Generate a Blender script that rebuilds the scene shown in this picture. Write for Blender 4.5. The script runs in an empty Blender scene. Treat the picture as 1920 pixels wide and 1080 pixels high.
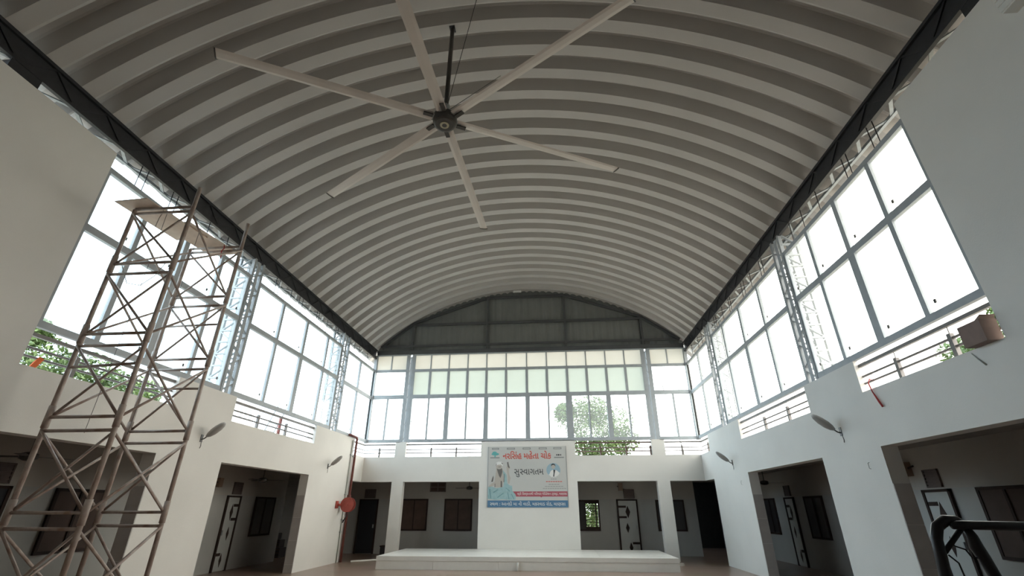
import bpy, math, random
from mathutils import Vector, Matrix
random.seed(7)
SC = bpy.context.scene
COL = SC.collection
PI = math.pi

# ------------------------------------------------------------------ camera
F_PX = 873.222
ROT = ((0.996184987, -0.036907076, -0.079078057),
       (0.08726409, 0.428262638, 0.899430982),
       (0.00067081, -0.902900316, 0.429849473))      # rows: world axes in (right, down, forward)
cam_d = bpy.data.cameras.new('camera')
cam_d.sensor_width = 36.0
cam_d.lens = F_PX / 1920 * 36.0
cam_d.clip_start = 0.05
cam_d.clip_end = 500
cam = bpy.data.objects.new('camera', cam_d)
COL.objects.link(cam)
m = Matrix(((ROT[0][0], -ROT[0][1], -ROT[0][2], 0.0),
            (ROT[1][0], -ROT[1][1], -ROT[1][2], 0.0),
            (ROT[2][0], -ROT[2][1], -ROT[2][2], 1.7),
            (0, 0, 0, 1)))
cam.matrix_world = m
SC.camera = cam

# ------------------------------------------------------------------ sky, exposure
W = bpy.data.worlds.new('sky')
SC.world = W
W.use_nodes = True
nt = W.node_tree
nt.nodes.clear()
n_out = nt.nodes.new('ShaderNodeOutputWorld')
n_bg = nt.nodes.new('ShaderNodeBackground')
n_tc = nt.nodes.new('ShaderNodeTexCoord')
n_sep = nt.nodes.new('ShaderNodeSeparateXYZ')
n_map = nt.nodes.new('ShaderNodeMapRange')
n_map.inputs['From Min'].default_value = -1
n_map.inputs['From Max'].default_value = 1
n_mix = nt.nodes.new('ShaderNodeMix')
n_mix.data_type = 'RGBA'
n_mix.inputs['A'].default_value = (0.56, 0.76, 0.92, 1)     # hazy blue, away from the evening sun
n_mix.inputs['B'].default_value = (1.22, 1.13, 1.0, 1)     # warmer white, towards it
nt.links.new(n_tc.outputs['Generated'], n_sep.inputs[0])
nt.links.new(n_sep.outputs['X'], n_map.inputs['Value'])
nt.links.new(n_map.outputs['Result'], n_mix.inputs['Factor'])
nt.links.new(n_mix.outputs['Result'], n_bg.inputs['Color'])
nt.links.new(n_bg.outputs[0], n_out.inputs[0])
n_bg.inputs['Strength'].default_value = 6.8
SC.view_settings.view_transform = 'Standard'
SC.view_settings.look = 'None'
SC.view_settings.gamma = 1.0
SC.view_settings.use_curve_mapping = False
SC.view_settings.exposure = 0.0
SC.cycles.max_bounces = 10
SC.cycles.diffuse_bounces = 7
SC.cycles.transparent_max_bounces = 24

# ------------------------------------------------------------------ materials
MAT = {}
def mat(name, col, rough=0.6, metal=0.0, var=0.0, vscale=3.0, bump=0.0, bscale=40.0, spec=0.5, var_col=None):
    mt = bpy.data.materials.new(name)
    mt.use_nodes = True
    t = mt.node_tree
    b = t.nodes['Principled BSDF']
    b.inputs['Base Color'].default_value = (*col, 1)
    b.inputs['Roughness'].default_value = rough
    b.inputs['Metallic'].default_value = metal
    b.inputs['Specular IOR Level'].default_value = spec
    if var > 0 or var_col:
        tc = t.nodes.new('ShaderNodeTexCoord')
        nz = t.nodes.new('ShaderNodeTexNoise')
        nz.inputs['Scale'].default_value = vscale
        nz.inputs['Detail'].default_value = 6
        rp = t.nodes.new('ShaderNodeMapRange')
        rp.inputs['From Min'].default_value = 0.35
        rp.inputs['From Max'].default_value = 0.7
        mx = t.nodes.new('ShaderNodeMix')
        mx.data_type = 'RGBA'
        c2 = var_col if var_col else tuple(c * (1 - var) for c in col)
        mx.inputs['A'].default_value = (*col, 1)
        mx.inputs['B'].default_value = (*c2, 1)
        t.links.new(tc.outputs['Object'], nz.inputs['Vector'])
        t.links.new(nz.outputs['Fac'], rp.inputs['Value'])
        t.links.new(rp.outputs['Result'], mx.inputs['Factor'])
        t.links.new(mx.outputs['Result'], b.inputs['Base Color'])
    if bump > 0:
        tc = t.nodes.new('ShaderNodeTexCoord')
        nz = t.nodes.new('ShaderNodeTexNoise')
        nz.inputs['Scale'].default_value = bscale
        bp = t.nodes.new('ShaderNodeBump')
        bp.inputs['Strength'].default_value = bump
        bp.inputs['Distance'].default_value = 0.01
        t.links.new(tc.outputs['Object'], nz.inputs['Vector'])
        t.links.new(nz.outputs['Fac'], bp.inputs['Height'])
        t.links.new(bp.outputs['Normal'], b.inputs['Normal'])
    MAT[name] = mt
    return mt

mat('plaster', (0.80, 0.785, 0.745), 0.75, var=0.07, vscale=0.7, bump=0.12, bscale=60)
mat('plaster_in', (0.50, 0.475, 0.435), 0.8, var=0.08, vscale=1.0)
mat('dado', (0.44, 0.44, 0.42), 0.3, var=0.06, vscale=2.0)
mat('jamb_tile', (0.56, 0.535, 0.52), 0.3, var=0.10, vscale=4)
mat('floor_stone', (0.33, 0.225, 0.19), 0.28, var_col=(0.25, 0.19, 0.13), vscale=0.9)
mat('terrace', (0.42, 0.40, 0.37), 0.8, var=0.2)
mat('passage_shade', (0.06, 0.065, 0.068), 0.35, var=0.3, vscale=12)  # shade of the unlit right passage put into its wall colour
mat('earth', (0.32, 0.28, 0.2), 0.9, var=0.3)
mat('roof_sheet', (0.52, 0.497, 0.475), 0.5, var=0.06, vscale=0.8)
mat('dark_steel', (0.030, 0.031, 0.036), 0.5, var=0.3, vscale=8)
mat('frame_grey', (0.41, 0.445, 0.475), 0.5, var=0.12, vscale=5)
mat('lattice_grey', (0.36, 0.39, 0.41), 0.5, var=0.2, vscale=10)
mat('gable_sheet', (0.20, 0.21, 0.205), 0.5, var=0.12, vscale=2)
mat('gable_steel', (0.085, 0.09, 0.095), 0.5, var=0.2)
mat('scaffold', (0.50, 0.44, 0.40), 0.5, metal=0.0, var_col=(0.30, 0.20, 0.155), vscale=5)
mat('plywood', (0.66, 0.52, 0.42), 0.7, var=0.14, vscale=6)
mat('fan_blade', (0.66, 0.60, 0.55), 0.35, var=0.03)
mat('fan_dark', (0.05, 0.045, 0.04), 0.4)
mat('fan_badge', (0.5, 0.45, 0.32), 0.4)
mat('galv', (0.42, 0.44, 0.45), 0.4, metal=0.4)
mat('lamp_grey', (0.33, 0.32, 0.30), 0.45)
mat('lamp_lens', (0.5, 0.49, 0.46), 0.2)
mat('red_paint', (0.44, 0.085, 0.065), 0.45, var=0.25, vscale=6)
mat('red_oxide', (0.20, 0.062, 0.05), 0.5, var=0.25, vscale=6)
mat('grey_pipe', (0.42, 0.44, 0.40), 0.5)
mat('rail_steel', (0.20, 0.185, 0.175), 0.5, var=0.2, vscale=8)
mat('rail_brown', (0.12, 0.075, 0.06), 0.5)
mat('wood_dark', (0.050, 0.032, 0.027), 0.65, var=0.3, vscale=6, spec=0.2)
mat('shutter', (0.105, 0.072, 0.06), 0.6, var=0.25, vscale=3, spec=0.2)
mat('shutter_dark', (0.04, 0.035, 0.035), 0.3, var=0.2, vscale=3)
mat('door_leaf', (0.50, 0.51, 0.49), 0.4, var=0.05)
mat('door_dark', (0.022, 0.024, 0.03), 0.5)
mat('black_paint', (0.010, 0.010, 0.012), 0.33, spec=0.3)
mat('vent_brown', (0.16, 0.125, 0.115), 0.6, var=0.2, vscale=8)
mat('box_tan', (0.30, 0.22, 0.16), 0.6)
mat('stage_tile', (0.80, 0.78, 0.73), 0.35, var=0.08, vscale=2)
mat('orange_cloth', (0.75, 0.17, 0.05), 0.8)
mat('red_cord', (0.45, 0.04, 0.04), 0.8)
mat('brown_box', (0.22, 0.15, 0.125), 0.7, var=0.2, vscale=6)
mat('white_metal', (0.80, 0.80, 0.76), 0.5)
mat('crate_dark', (0.03, 0.025, 0.028), 0.6)
mat('leaf', (0.12, 0.19, 0.055), 0.6, var_col=(0.065, 0.115, 0.045), vscale=1.2)
mat('bark', (0.16, 0.12, 0.09), 0.85, var=0.3)
mat('house_wall', (0.62, 0.66, 0.70), 0.8)
mat('house_glass', (0.12, 0.15, 0.18), 0.2)
mat('banner_base', (0.56, 0.565, 0.545), 0.6)
mat('ink_red', (0.62, 0.13, 0.10), 0.6)
mat('ink_black', (0.05, 0.055, 0.06), 0.6)
mat('ink_blue', (0.085, 0.20, 0.34), 0.6)
mat('ink_maroon', (0.42, 0.10, 0.13), 0.6)
mat('ink_white', (0.78, 0.78, 0.76), 0.6)
mat('ink_grey', (0.25, 0.26, 0.26), 0.6)
mat('ink_teal', (0.12, 0.42, 0.42), 0.6)
mat('ink_pale_teal', (0.36, 0.54, 0.56), 0.6, var=0.15, vscale=9)
mat('ink_deep_teal', (0.18, 0.33, 0.36), 0.6)
mat('ink_sky', (0.32, 0.46, 0.54), 0.6)
mat('ink_skin', (0.50, 0.46, 0.41), 0.6)
mat('ink_beard', (0.17, 0.16, 0.15), 0.6)
mat('bulb_white', (0.8, 0.8, 0.78), 0.4)

def glass_mat(name, dust, dust_col, gloss=0.05):
    mt = bpy.data.materials.new(name)
    mt.use_nodes = True
    t = mt.node_tree
    t.nodes.clear()
    o = t.nodes.new('ShaderNodeOutputMaterial')
    tr = t.nodes.new('ShaderNodeBsdfTransparent')
    tr.inputs[0].default_value = (0.97, 0.985, 0.98, 1)
    gl = t.nodes.new('ShaderNodeBsdfGlossy')
    gl.inputs['Roughness'].default_value = 0.05
    tl = t.nodes.new('ShaderNodeBsdfTranslucent')
    tl.inputs[0].default_value = (*dust_col, 1)
    a = t.nodes.new('ShaderNodeMixShader')
    a.inputs[0].default_value = dust
    b = t.nodes.new('ShaderNodeMixShader')
    b.inputs[0].default_value = gloss
    t.links.new(tr.outputs[0], a.inputs[1])
    t.links.new(tl.outputs[0], a.inputs[2])
    t.links.new(a.outputs[0], b.inputs[1])
    t.links.new(gl.outputs[0], b.inputs[2])
    t.links.new(b.outputs[0], o.inputs[0])
    MAT[name] = mt
glass_mat('glass', 0.05, (0.95, 0.97, 0.97))

def frosted_mat(name, col):
    mt = bpy.data.materials.new(name)
    mt.use_nodes = True
    t = mt.node_tree
    t.nodes.clear()
    o = t.nodes.new('ShaderNodeOutputMaterial')
    df = t.nodes.new('ShaderNodeBsdfDiffuse')
    tl = t.nodes.new('ShaderNodeBsdfTranslucent')
    tc = t.nodes.new('ShaderNodeTexCoord')
    nz = t.nodes.new('ShaderNodeTexNoise')
    nz.inputs['Scale'].default_value = 1.2
    nz.inputs['Detail'].default_value = 5
    mx = t.nodes.new('ShaderNodeMix')
    mx.data_type = 'RGBA'
    mx.inputs['A'].default_value = (*col, 1)
    mx.inputs['B'].default_value = (*(c * 0.86 for c in col), 1)
    a = t.nodes.new('ShaderNodeMixShader')
    a.inputs[0].default_value = 0.58
    t.links.new(tc.outputs['Object'], nz.inputs['Vector'])
    t.links.new(nz.outputs['Fac'], mx.inputs['Factor'])
    t.links.new(mx.outputs['Result'], tl.inputs[0])
    t.links.new(mx.outputs['Result'], df.inputs[0])
    t.links.new(df.outputs[0], a.inputs[1])
    t.links.new(tl.outputs[0], a.inputs[2])
    t.links.new(a.outputs[0], o.inputs[0])
    MAT[name] = mt
frosted_mat('frosted_cream', (0.755, 0.74, 0.69))
frosted_mat('frosted_green', (0.73, 0.765, 0.72))

# ------------------------------------------------------------------ mesh helpers
WLOC = {}
class MB:
    """collects shapes, then links them as ONE mesh object"""
    def __init__(s):
        s.v = []
        s.f = []
    def add(s, vs, fs):
        o = len(s.v)
        s.v += [tuple(p) for p in vs]
        s.f += [tuple(o + i for i in f) for f in fs]
        return s
    def box(s, x0, x1, y0, y1, z0, z1):
        x0, x1 = min(x0, x1), max(x0, x1)
        y0, y1 = min(y0, y1), max(y0, y1)
        z0, z1 = min(z0, z1), max(z0, z1)
        return s.add([(x0, y0, z0), (x1, y0, z0), (x1, y1, z0), (x0, y1, z0), (x0, y0, z1), (x1, y0, z1), (x1, y1, z1), (x0, y1, z1)],
                     [(0, 3, 2, 1), (4, 5, 6, 7), (0, 1, 5, 4), (1, 2, 6, 5), (2, 3, 7, 6), (3, 0, 4, 7)])
    def bar(s, p, q, w, h=None, up=(0, 0, 1)):
        """rectangular bar from p to q, w across, h along up"""
        h = h or w
        p, q = Vector(p), Vector(q)
        d = (q - p).normalized()
        u = Vector(up)
        if abs(d.dot(u)) > 0.95:
            u = Vector((0, 1, 0)) if abs(d.y) < 0.9 else Vector((1, 0, 0))
        a = d.cross(u).normalized()
        b = a.cross(d).normalized()
        a *= w / 2
        b *= h / 2
        vs = [p - a - b, p + a - b, p + a + b, p - a + b, q - a - b, q + a - b, q + a + b, q - a + b]
        return s.add(vs, [(0, 3, 2, 1), (4, 5, 6, 7), (0, 1, 5, 4), (1, 2, 6, 5), (2, 3, 7, 6), (3, 0, 4, 7)])
    def tube(s, pts, r, n=8, cap=True):
        pts = [Vector(p) for p in pts]
        rs = r if isinstance(r, (list, tuple)) else [r] * len(pts)
        o = len(s.v)
        prev = None
        for i, p in enumerate(pts):
            d = (pts[min(i + 1, len(pts) - 1)] - pts[max(i - 1, 0)]).normalized()
            if prev is None:
                u = Vector((0, 0, 1)) if abs(d.z) < 0.9 else Vector((1, 0, 0))
                a = d.cross(u).normalized()
            else:
                a = (prev - d * prev.dot(d)).normalized()
            prev = a
            b = d.cross(a)
            for k in range(n):
                t = 2 * PI * k / n
                s.v.append(tuple(p + a * (rs[i] * math.cos(t)) + b * (rs[i] * math.sin(t))))
        for i in range(len(pts) - 1):
            for k in range(n):
                s.f.append((o + i * n + k, o + i * n + (k + 1) % n, o + (i + 1) * n + (k + 1) % n, o + (i + 1) * n + k))
        if cap:
            s.f.append(tuple(o + k for k in reversed(range(n))))
            e = o + (len(pts) - 1) * n
            s.f.append(tuple(e + k for k in range(n)))
        return s
    def prism(s, poly, ax, t0, t1):
        """poly: list of 2-D points; ax: 'x','y','z' extrusion axis between t0 and t1"""
        def P(a, b, t):
            return {'x': (t, a, b), 'y': (a, t, b), 'z': (a, b, t)}[ax]
        n = len(poly)
        vs = [P(a, b, t0) for a, b in poly] + [P(a, b, t1) for a, b in poly]
        fs = [tuple(range(n))[::-1], tuple(range(n, 2 * n))] + [(i, (i + 1) % n, n + (i + 1) % n, n + i) for i in range(n)]
        return s.add(vs, fs)
    def build(s, name, material, parent=None, smooth=False, origin=True):
        me = bpy.data.meshes.new(name)
        off = Vector((0, 0, 0))
        if origin and s.v:
            xs, ys, zs = zip(*s.v)
            off = Vector(((min(xs) + max(xs)) / 2, (min(ys) + max(ys)) / 2, min(zs)))
        me.from_pydata([tuple(Vector(p) - off) for p in s.v], [], s.f)
        me.update()
        me.materials.append(MAT[material])
        if smooth:
            for p in me.polygons:
                p.use_smooth = True
        o = bpy.data.objects.new(name, me)
        COL.objects.link(o)
        if parent is not None:
            o.parent = parent
            o.location = off - WLOC.get(parent.name, Vector((0, 0, 0)))
        else:
            o.location = off
        WLOC[o.name] = off
        return o

def tag(o, label=None, cat=None, group=None, kind=None):
    if label:
        o['label'] = label
    if cat:
        o['category'] = cat
    if group:
        o['group'] = group
    if kind:
        o['kind'] = kind
    return o

def empty(name, loc, label=None, cat=None, group=None, kind=None):
    o = bpy.data.objects.new(name, None)
    o.empty_display_size = 0.2
    COL.objects.link(o)
    o.location = loc
    WLOC[o.name] = Vector(loc)
    return tag(o, label, cat, group, kind)

def copy_tree(o, parent=None):
    c = o.copy()
    COL.objects.link(c)
    c.parent = parent
    for ch in list(o.children):
        copy_tree(ch, c)
    return c

def share(o, loc, parent):
    """another piece with the same mesh"""
    c = o.copy()
    COL.objects.link(c)
    c.parent = parent
    c.location = Vector(loc) - WLOC.get(parent.name, Vector((0, 0, 0)))
    return c

def flip_fix(o):
    import bmesh
    bm = bmesh.new()
    bm.from_mesh(o.data)
    bmesh.ops.recalc_face_normals(bm, faces=bm.faces)
    bm.to_mesh(o.data)
    bm.free()
    return o

def wall(name, axis, t0, t1, u0, u1, z0, z1, holes, material, parent=None, kind='structure'):
    """solid wall slab with rectangular holes (ua, ub, za, zb); axis = normal of the wall"""
    us = sorted({u0, u1, *[min(max(h[i], u0), u1) for h in holes for i in (0, 1)]})
    zs = sorted({z0, z1, *[min(max(h[i], z0), z1) for h in holes for i in (2, 3)]})
    def solid(i, j):
        if i < 0 or j < 0 or i >= len(us) - 1 or j >= len(zs) - 1:
            return False
        uc, zc = (us[i] + us[i + 1]) / 2, (zs[j] + zs[j + 1]) / 2
        return not any(h[0] < uc < h[1] and h[2] < zc < h[3] for h in holes)
    idx = {}
    mb = MB()
    def V(t, u, z):
        p = (t, u, z) if axis == 'x' else (u, t, z)
        if p not in idx:
            idx[p] = len(mb.v)
            mb.v.append(p)
        return idx[p]
    for i in range(len(us) - 1):
        for j in range(len(zs) - 1):
            if not solid(i, j):
                continue
            a, b, c, d = us[i], us[i + 1], zs[j], zs[j + 1]
            for t in (t0, t1):
                mb.f.append((V(t, a, c), V(t, b, c), V(t, b, d), V(t, a, d)))
            if not solid(i - 1, j):
                mb.f.append((V(t0, a, c), V(t1, a, c), V(t1, a, d), V(t0, a, d)))
            if not solid(i + 1, j):
                mb.f.append((V(t0, b, c), V(t1, b, c), V(t1, b, d), V(t0, b, d)))
            if not solid(i, j - 1):
                mb.f.append((V(t0, a, c), V(t1, a, c), V(t1, b, c), V(t0, b, c)))
            if not solid(i, j + 1):
                mb.f.append((V(t0, a, d), V(t1, a, d), V(t1, b, d), V(t0, b, d)))
    o = mb.build(name, material, parent)
    flip_fix(o)
    return tag(o, kind=kind) if parent is None else o

# ------------------------------------------------------------------ dimensions (metres)
XL, XR, YB, YF = -7.888, 5.692, 19.836, -11.0
XC = (XL + XR) / 2
T = 0.28                      # wall thickness
ZO, ZP, ZW = 2.71, 3.66, 4.25  # opening head, parapet sill, window base
CL, CR, CB = -10.35, 8.15, 22.2  # corridor outer walls
RAD, ZC = 9.96, 1.03          # roof arch
ZCEIL = 2.98
ZWT = 7.66                    # top of the solid side walls

# ================================================================== STRUCTURE
tag(MB().box(CL - 3.2, CR + 1.2, YF - 0.3, 28.5, -0.15, 0).build('floor', 'floor_stone'), kind='structure')
tag(MB().box(-160, 160, -60, 220, -0.6, -0.35).build('floor_ground', 'earth'), 'bare ground outside the hall', kind='structure')

side_holes = [(4.78, 9.1, -1, ZO), (11.1, 15.42, -1, ZO), (18.72, 99, -1, ZO),
              (6.07, 9.12, ZP, ZW + .1), (11.08, 15.4, ZP, ZW + .1), (18.65, 99, ZP, ZW + .1), (6.07, 99, ZW, 99)]
wall('wall_left', 'x', XL - T, XL, YF, YB + T, 0, ZWT, side_holes, 'plaster')
wall('wall_right', 'x', XR, XR + T, YF, YB + T, 0, ZWT, side_holes, 'plaster')
back_holes = [(-99, -6.61, -1, ZO), (-6.15, -3.05, -1, ZO), (0.83, 3.89, -1, ZO), (4.37, 99, -1, ZO),
              (-99, -6.61, ZP, 99), (-6.16, -3.01, ZP, 99), (0.81, 3.84, ZP, 99), (4.35, 99, ZP, 99)]
wall('wall_back', 'y', YB, YB + T, XL, XR, 0, ZW, back_holes, 'plaster')
# front end, behind the photographer: solid with an arched head under the roof
arch = [(XL - .3, 0), (XR + .3, 0)]
for k in range(25):
    a = math.radians(44 - 88 * k / 24)
    arch.append((XC + RAD * math.sin(a) * 0.995, ZC + RAD * math.cos(a) - 0.02))
tag(flip_fix(MB().prism(arch, 'y', YF - 0.28, YF).build('wall_front', 'plaster')), kind='structure')

# corridor shells
wl_holes = [(18.7, 99, -1, 99)]
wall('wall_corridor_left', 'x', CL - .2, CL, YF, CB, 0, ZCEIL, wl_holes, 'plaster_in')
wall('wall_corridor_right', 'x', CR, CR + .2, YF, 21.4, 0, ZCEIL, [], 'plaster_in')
wall('wall_passage_far', 'x', CR, CR + .2, 21.4, 27.0, 0, ZCEIL, [], 'passage_shade')  # darkened wall colour starts here, where the passage falls into shade
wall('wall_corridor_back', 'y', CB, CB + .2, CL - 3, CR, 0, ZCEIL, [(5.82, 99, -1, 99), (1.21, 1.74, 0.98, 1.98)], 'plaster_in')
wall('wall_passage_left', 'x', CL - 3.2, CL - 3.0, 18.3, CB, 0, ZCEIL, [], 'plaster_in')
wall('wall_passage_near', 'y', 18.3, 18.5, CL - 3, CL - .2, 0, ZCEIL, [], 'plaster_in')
wall('wall_passage_right', 'x', 5.62, 5.82, CB + .2, 27.0, 0, ZCEIL, [], 'passage_shade')
wall('wall_passage_end', 'y', 27.0, 27.2, 5.6, CR + .2, 0, ZCEIL, [], 'passage_shade')
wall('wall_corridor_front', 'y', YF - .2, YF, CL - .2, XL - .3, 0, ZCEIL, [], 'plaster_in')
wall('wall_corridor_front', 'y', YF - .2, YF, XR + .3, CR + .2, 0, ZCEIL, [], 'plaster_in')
# corridor ceilings carry the terrace
for nm, b in (('ceiling_corridor_left', (CL - .5, XL - T, YF, CB + .5)), ('ceiling_corridor_right', (XR + T, CR + .5, YF, 27.2)),
              ('ceiling_corridor_back', (XL - T, XR + T, YB + T, CB + .5)), ('ceiling_passage', (CL - 3.2, CL - .5, 18.3, CB + .5))):
    tag(MB().box(*b, ZCEIL, ZCEIL + .22).build(nm, 'terrace'), kind='structure')

# tile dado in the corridors: 15 mm slabs proud of the plaster up to door-head height
DZ = 2.11
dm = tag(MB().box(CL, CL + .015, YF, 18.7, 0, DZ).build('trim_1', 'dado'), 'glazed tile dado of the left corridor', kind='structure')
dm = tag(MB().box(CR - .015, CR, YF, 21.4, 0, DZ).build('trim_2', 'dado'), 'glazed tile dado of the right corridor', kind='structure')
o = wall('trim_3', 'y', CB - .015, CB, CL - 3, 5.82, 0, DZ, [(1.21, 1.74, 0.98, 1.98)], 'dado')
# jamb tiles at the openings (each slab its own piece)
TZ = [0.0, 0.22, 0.85, 1.48, 2.11]
def jamb(wallobj, x0, x1, y, sgn):
    for a, b in zip(TZ[:-1], TZ[1:]):
        MB().box(x0, x1, y, y + sgn * 0.016, a + .004, b - .004).build('tile', 'jamb_tile', wallobj)
OB = bpy.data.objects
for wn, x0, x1 in (('wall_left', XL - T + .002, XL - .004), ('wall_right', XR + .004, XR + T - .002)):
    for y in (9.1, 15.42):
        jamb(OB[wn], x0, x1, y, -1)
    for y in (11.1,):
        jamb(OB[wn], x0, x1, y, 1)

# ------------------------------------------------------------------ roof: arched ribbed sheets, one object each
PITCH = 0.622
HALF, HALF_R = math.asin((6.79 + .45) / RAD), math.asin((6.79 + .57) / RAD)
prof = [(0, 0), (.25, 0), (.312, .06), (.318, .29), (.49, .29), (.52, .27), (.622, 0)]
NS = 56
mb = MB()
for k in range(NS + 1):
    a = -HALF + (HALF + HALF_R) * k / NS
    for (y, h) in prof:
        mb.v.append((math.sin(a) * (RAD + h), y, math.cos(a) * (RAD + h)))
npf = len(prof)
for k in range(NS):
    for j in range(npf - 1):
        i0 = k * npf + j
        mb.f.append((i0, i0 + 1, i0 + npf + 1, i0 + npf))
ceil = empty('ceiling', (XC, 7.5, 8.2), kind='structure')
ceil['label'] = 'barrel vault of ribbed grey steel roof sheets'
first = mb.build('roof_panel', 'roof_sheet', ceil, origin=False)
first.location = Vector((XC, 6.34 - 28 * PITCH, ZC)) - WLOC[ceil.name]
for k in range(-27, 23):
    share(first, (XC, 6.34 + k * PITCH, ZC), ceil)

# ------------------------------------------------------------------ eaves girders along both long walls
def girder(sx, xw, label):
    """sx = outward direction (-1 left, +1 right), xw = wall face"""
    g = empty('lattice_girder', (xw, 7.5, 7.9), label, 'girder', 'eaves girders')
    out = xw + sx * 0.36
    z0, z1 = 7.86, 8.22
    MB().box(xw + sx * .05, xw + sx * .06, YF, YB, z0 + .02, z1 + .05).build('web_plate', 'dark_steel', g)
    MB().box(xw, xw + sx * .07, YF, YB, z0 - .03, z0 + .03).build('chord', 'dark_steel', g)
    MB().box(xw, xw + sx * .07, YF, YB, z1 - .01, z1 + .05).build('chord', 'dark_steel', g)
    MB().box(out, out - sx * .06, YF, YB, z0 - .03, z0 + .03).build('chord', 'lattice_grey', g)
    # diagonals of the inner face and lacing of the underside
    y = YF + .2
    k = 0
    d0 = l0 = None
    step = 0.47
    while y + step < YB:
        a, b = (z0, z1) if k % 2 == 0 else (z1, z0)
        up = k % 2 == 0
        if k < 2:
            mbd = MB().bar((xw + sx * .03, y, a), (xw + sx * .03, y + step, b), .012, .035)
            dd = mbd.build('diagonal', 'dark_steel', g)
            xa, xb = (xw + sx * .04, out) if up else (out, xw + sx * .04)
            ll = MB().bar((xa, y, z0), (xb, y + step, z0), .055, .02).build('lacing', 'lattice_grey', g)
            if k == 0:
                d0, l0 = [dd], [ll]
            else:
                d0.append(dd)
                l0.append(ll)
            base = y
        else:
            for src in (d0[k % 2], l0[k % 2]):
                w = WLOC[src.name]
                share(src, (w.x, y + step / 2, w.z), g)
        y += step
        k += 1
    # thin hanger rods in pairs between girder and window head
    yr = 6.5
    rod = None
    for yy in (6.62, 6.78, 7.45, 7.6, 8.62, 9.3, 9.85, 11.55, 11.72, 12.4, 12.9, 13.1, 14.1, 14.25, 14.9, 15.6, 15.8, 17.4, 17.9, 18.8):
        if rod is None:
            rod = MB().tube([(xw + sx * .03, yy, 7.34), (xw + sx * .03, yy, 7.86)], .009, 6).build('hanger_rod', 'black_paint', g)
        else:
            share(rod, (xw + sx * .03, yy, 7.34), g)
    return g
girder(-1, XL, 'dark lattice girder under the roof edge above the scaffold')
girder(1, XR, 'dark lattice girder under the roof edge on the right')

# ------------------------------------------------------------------ lattice columns
def column_side(sx, xw, y0, y1, zt, zb, label):
    c = empty('lattice_column', (xw, (y0 + y1) / 2, zb), label, 'column', 'lattice steel columns')
    lg = .08
    d = .42
    xi, xo = xw + sx * .03, xw + sx * d
    for x in (xi, xo):
        for y in (y0 + lg / 2, y1 - lg / 2):
            MB().bar((x, y, zb), (x, y, zt), lg, lg).build('chord', 'lattice_grey', c)
    # inner cover strip down the middle of the visible face
    MB().box(xw + sx * .005, xw + sx * .02, (y0 + y1) / 2 - .06, (y0 + y1) / 2 + .06, zb, zt).build('cover_strip', 'frame_grey', c)
    n = int((zt - zb) / .30)
    h = (zt - zb) / n
    src = {}
    for k in range(n):
        z = zb + k * h
        for fi, (pa, pb) in enumerate((((xi, y0 + .02), (xo, y0 + .02)), ((xi, y1 - .02), (xo, y1 - .02)), ((xi, y0), (xi, y1)))):
            a, b = (pa, pb) if k % 2 == 0 else (pb, pa)
            key = (fi, k % 2)
            if key not in src:
                src[key] = MB().bar((*a, z), (*b, z + h), .055, .03).build('lacing', 'lattice_grey', c)
            else:
                w = WLOC[src[key].name]
                share(src[key], (w.x, w.y, z), c)
            if fi < 2:
                if ('h', fi) not in src:
                    src[('h', fi)] = MB().bar((*pa, z + .02), (*pb, z + .02), .05, .04).build('batten', 'lattice_grey', c)
                else:
                    w = WLOC[src[('h', fi)].name]
                    share(src[('h', fi)], (w.x, w.y, z + .005), c)
    return c
column_side(-1, XL, 10.40, 10.86, 7.86, ZW, 'lattice steel column just behind the scaffold tower')
column_side(-1, XL, 16.30, 16.90, 7.86, ZW, 'lattice steel column above the red hose reel')
column_side(1, XR, 10.40, 10.86, 7.86, ZW, 'tall lattice steel column between the two big right-hand windows')
column_side(1, XR, 16.30, 16.90, 7.86, ZW, 'slim lattice steel column nearest the far right corner')
# the stub of the column behind the near left wall, showing over its top
for sx, xw, lb in ((-1, XL, 'dark column head over the near left wall'), (1, XR, 'dark column head over the near right wall')):
    g = empty('column_head', (xw, 4.4, ZWT), lb, 'column')
    MB().box(xw + sx * .01, xw + sx * .03, 4.15, 4.6, ZWT, 7.9).build('gusset_plate', 'dark_steel', g)
    MB().box(xw + sx * .03, xw + sx * .30, 4.2, 4.3, ZWT, 7.86).build('stiffener', 'dark_steel', g)

def column_back(x0, x1, label):
    c = empty('lattice_column', ((x0 + x1) / 2, YB, ZW), label, 'column', 'lattice steel columns')
    zb, zt = ZW, 8.02
    lg = .105
    yi, yo = YB + .03, YB + .36
    for x in (x0 + lg / 2, x1 - lg / 2):
        for y in (yi, yo):
            MB().bar((x, y, zb), (x, y, zt), lg, .055).build('chord', 'frame_grey', c)
    n = 13
    h = (zt - zb) / n
    src = {}
    for k in range(n):
        z = zb + k * h
        for fi, (pa, pb) in enumerate((((x0, yi), (x1, yi)), ((x0, yi), (x0, yo)), ((x1, yi), (x1, yo)))):
            a, b = (pa, pb) if k % 2 == 0 else (pb, pa)
            key = (fi, k % 2)
            if key not in src:
                src[key] = MB().bar((*a, z), (*b, z + h), .03, .03).build('lacing', 'frame_grey', c)
            else:
                w = WLOC[src[key].name]
                share(src[key], (w.x, w.y, z), c)
    return c
column_back(-6.43, -6.14, 'left lattice column of the end wall glazing')
column_back(3.90, 4.17, 'right lattice column of the end wall glazing')

# ------------------------------------------------------------------ glazing
WN = [0]
def win_root(loc, label):
    WN[0] += 1
    o = empty('window_%d' % WN[0], loc, kind='structure')
    o['label'] = label
    return o

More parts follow.
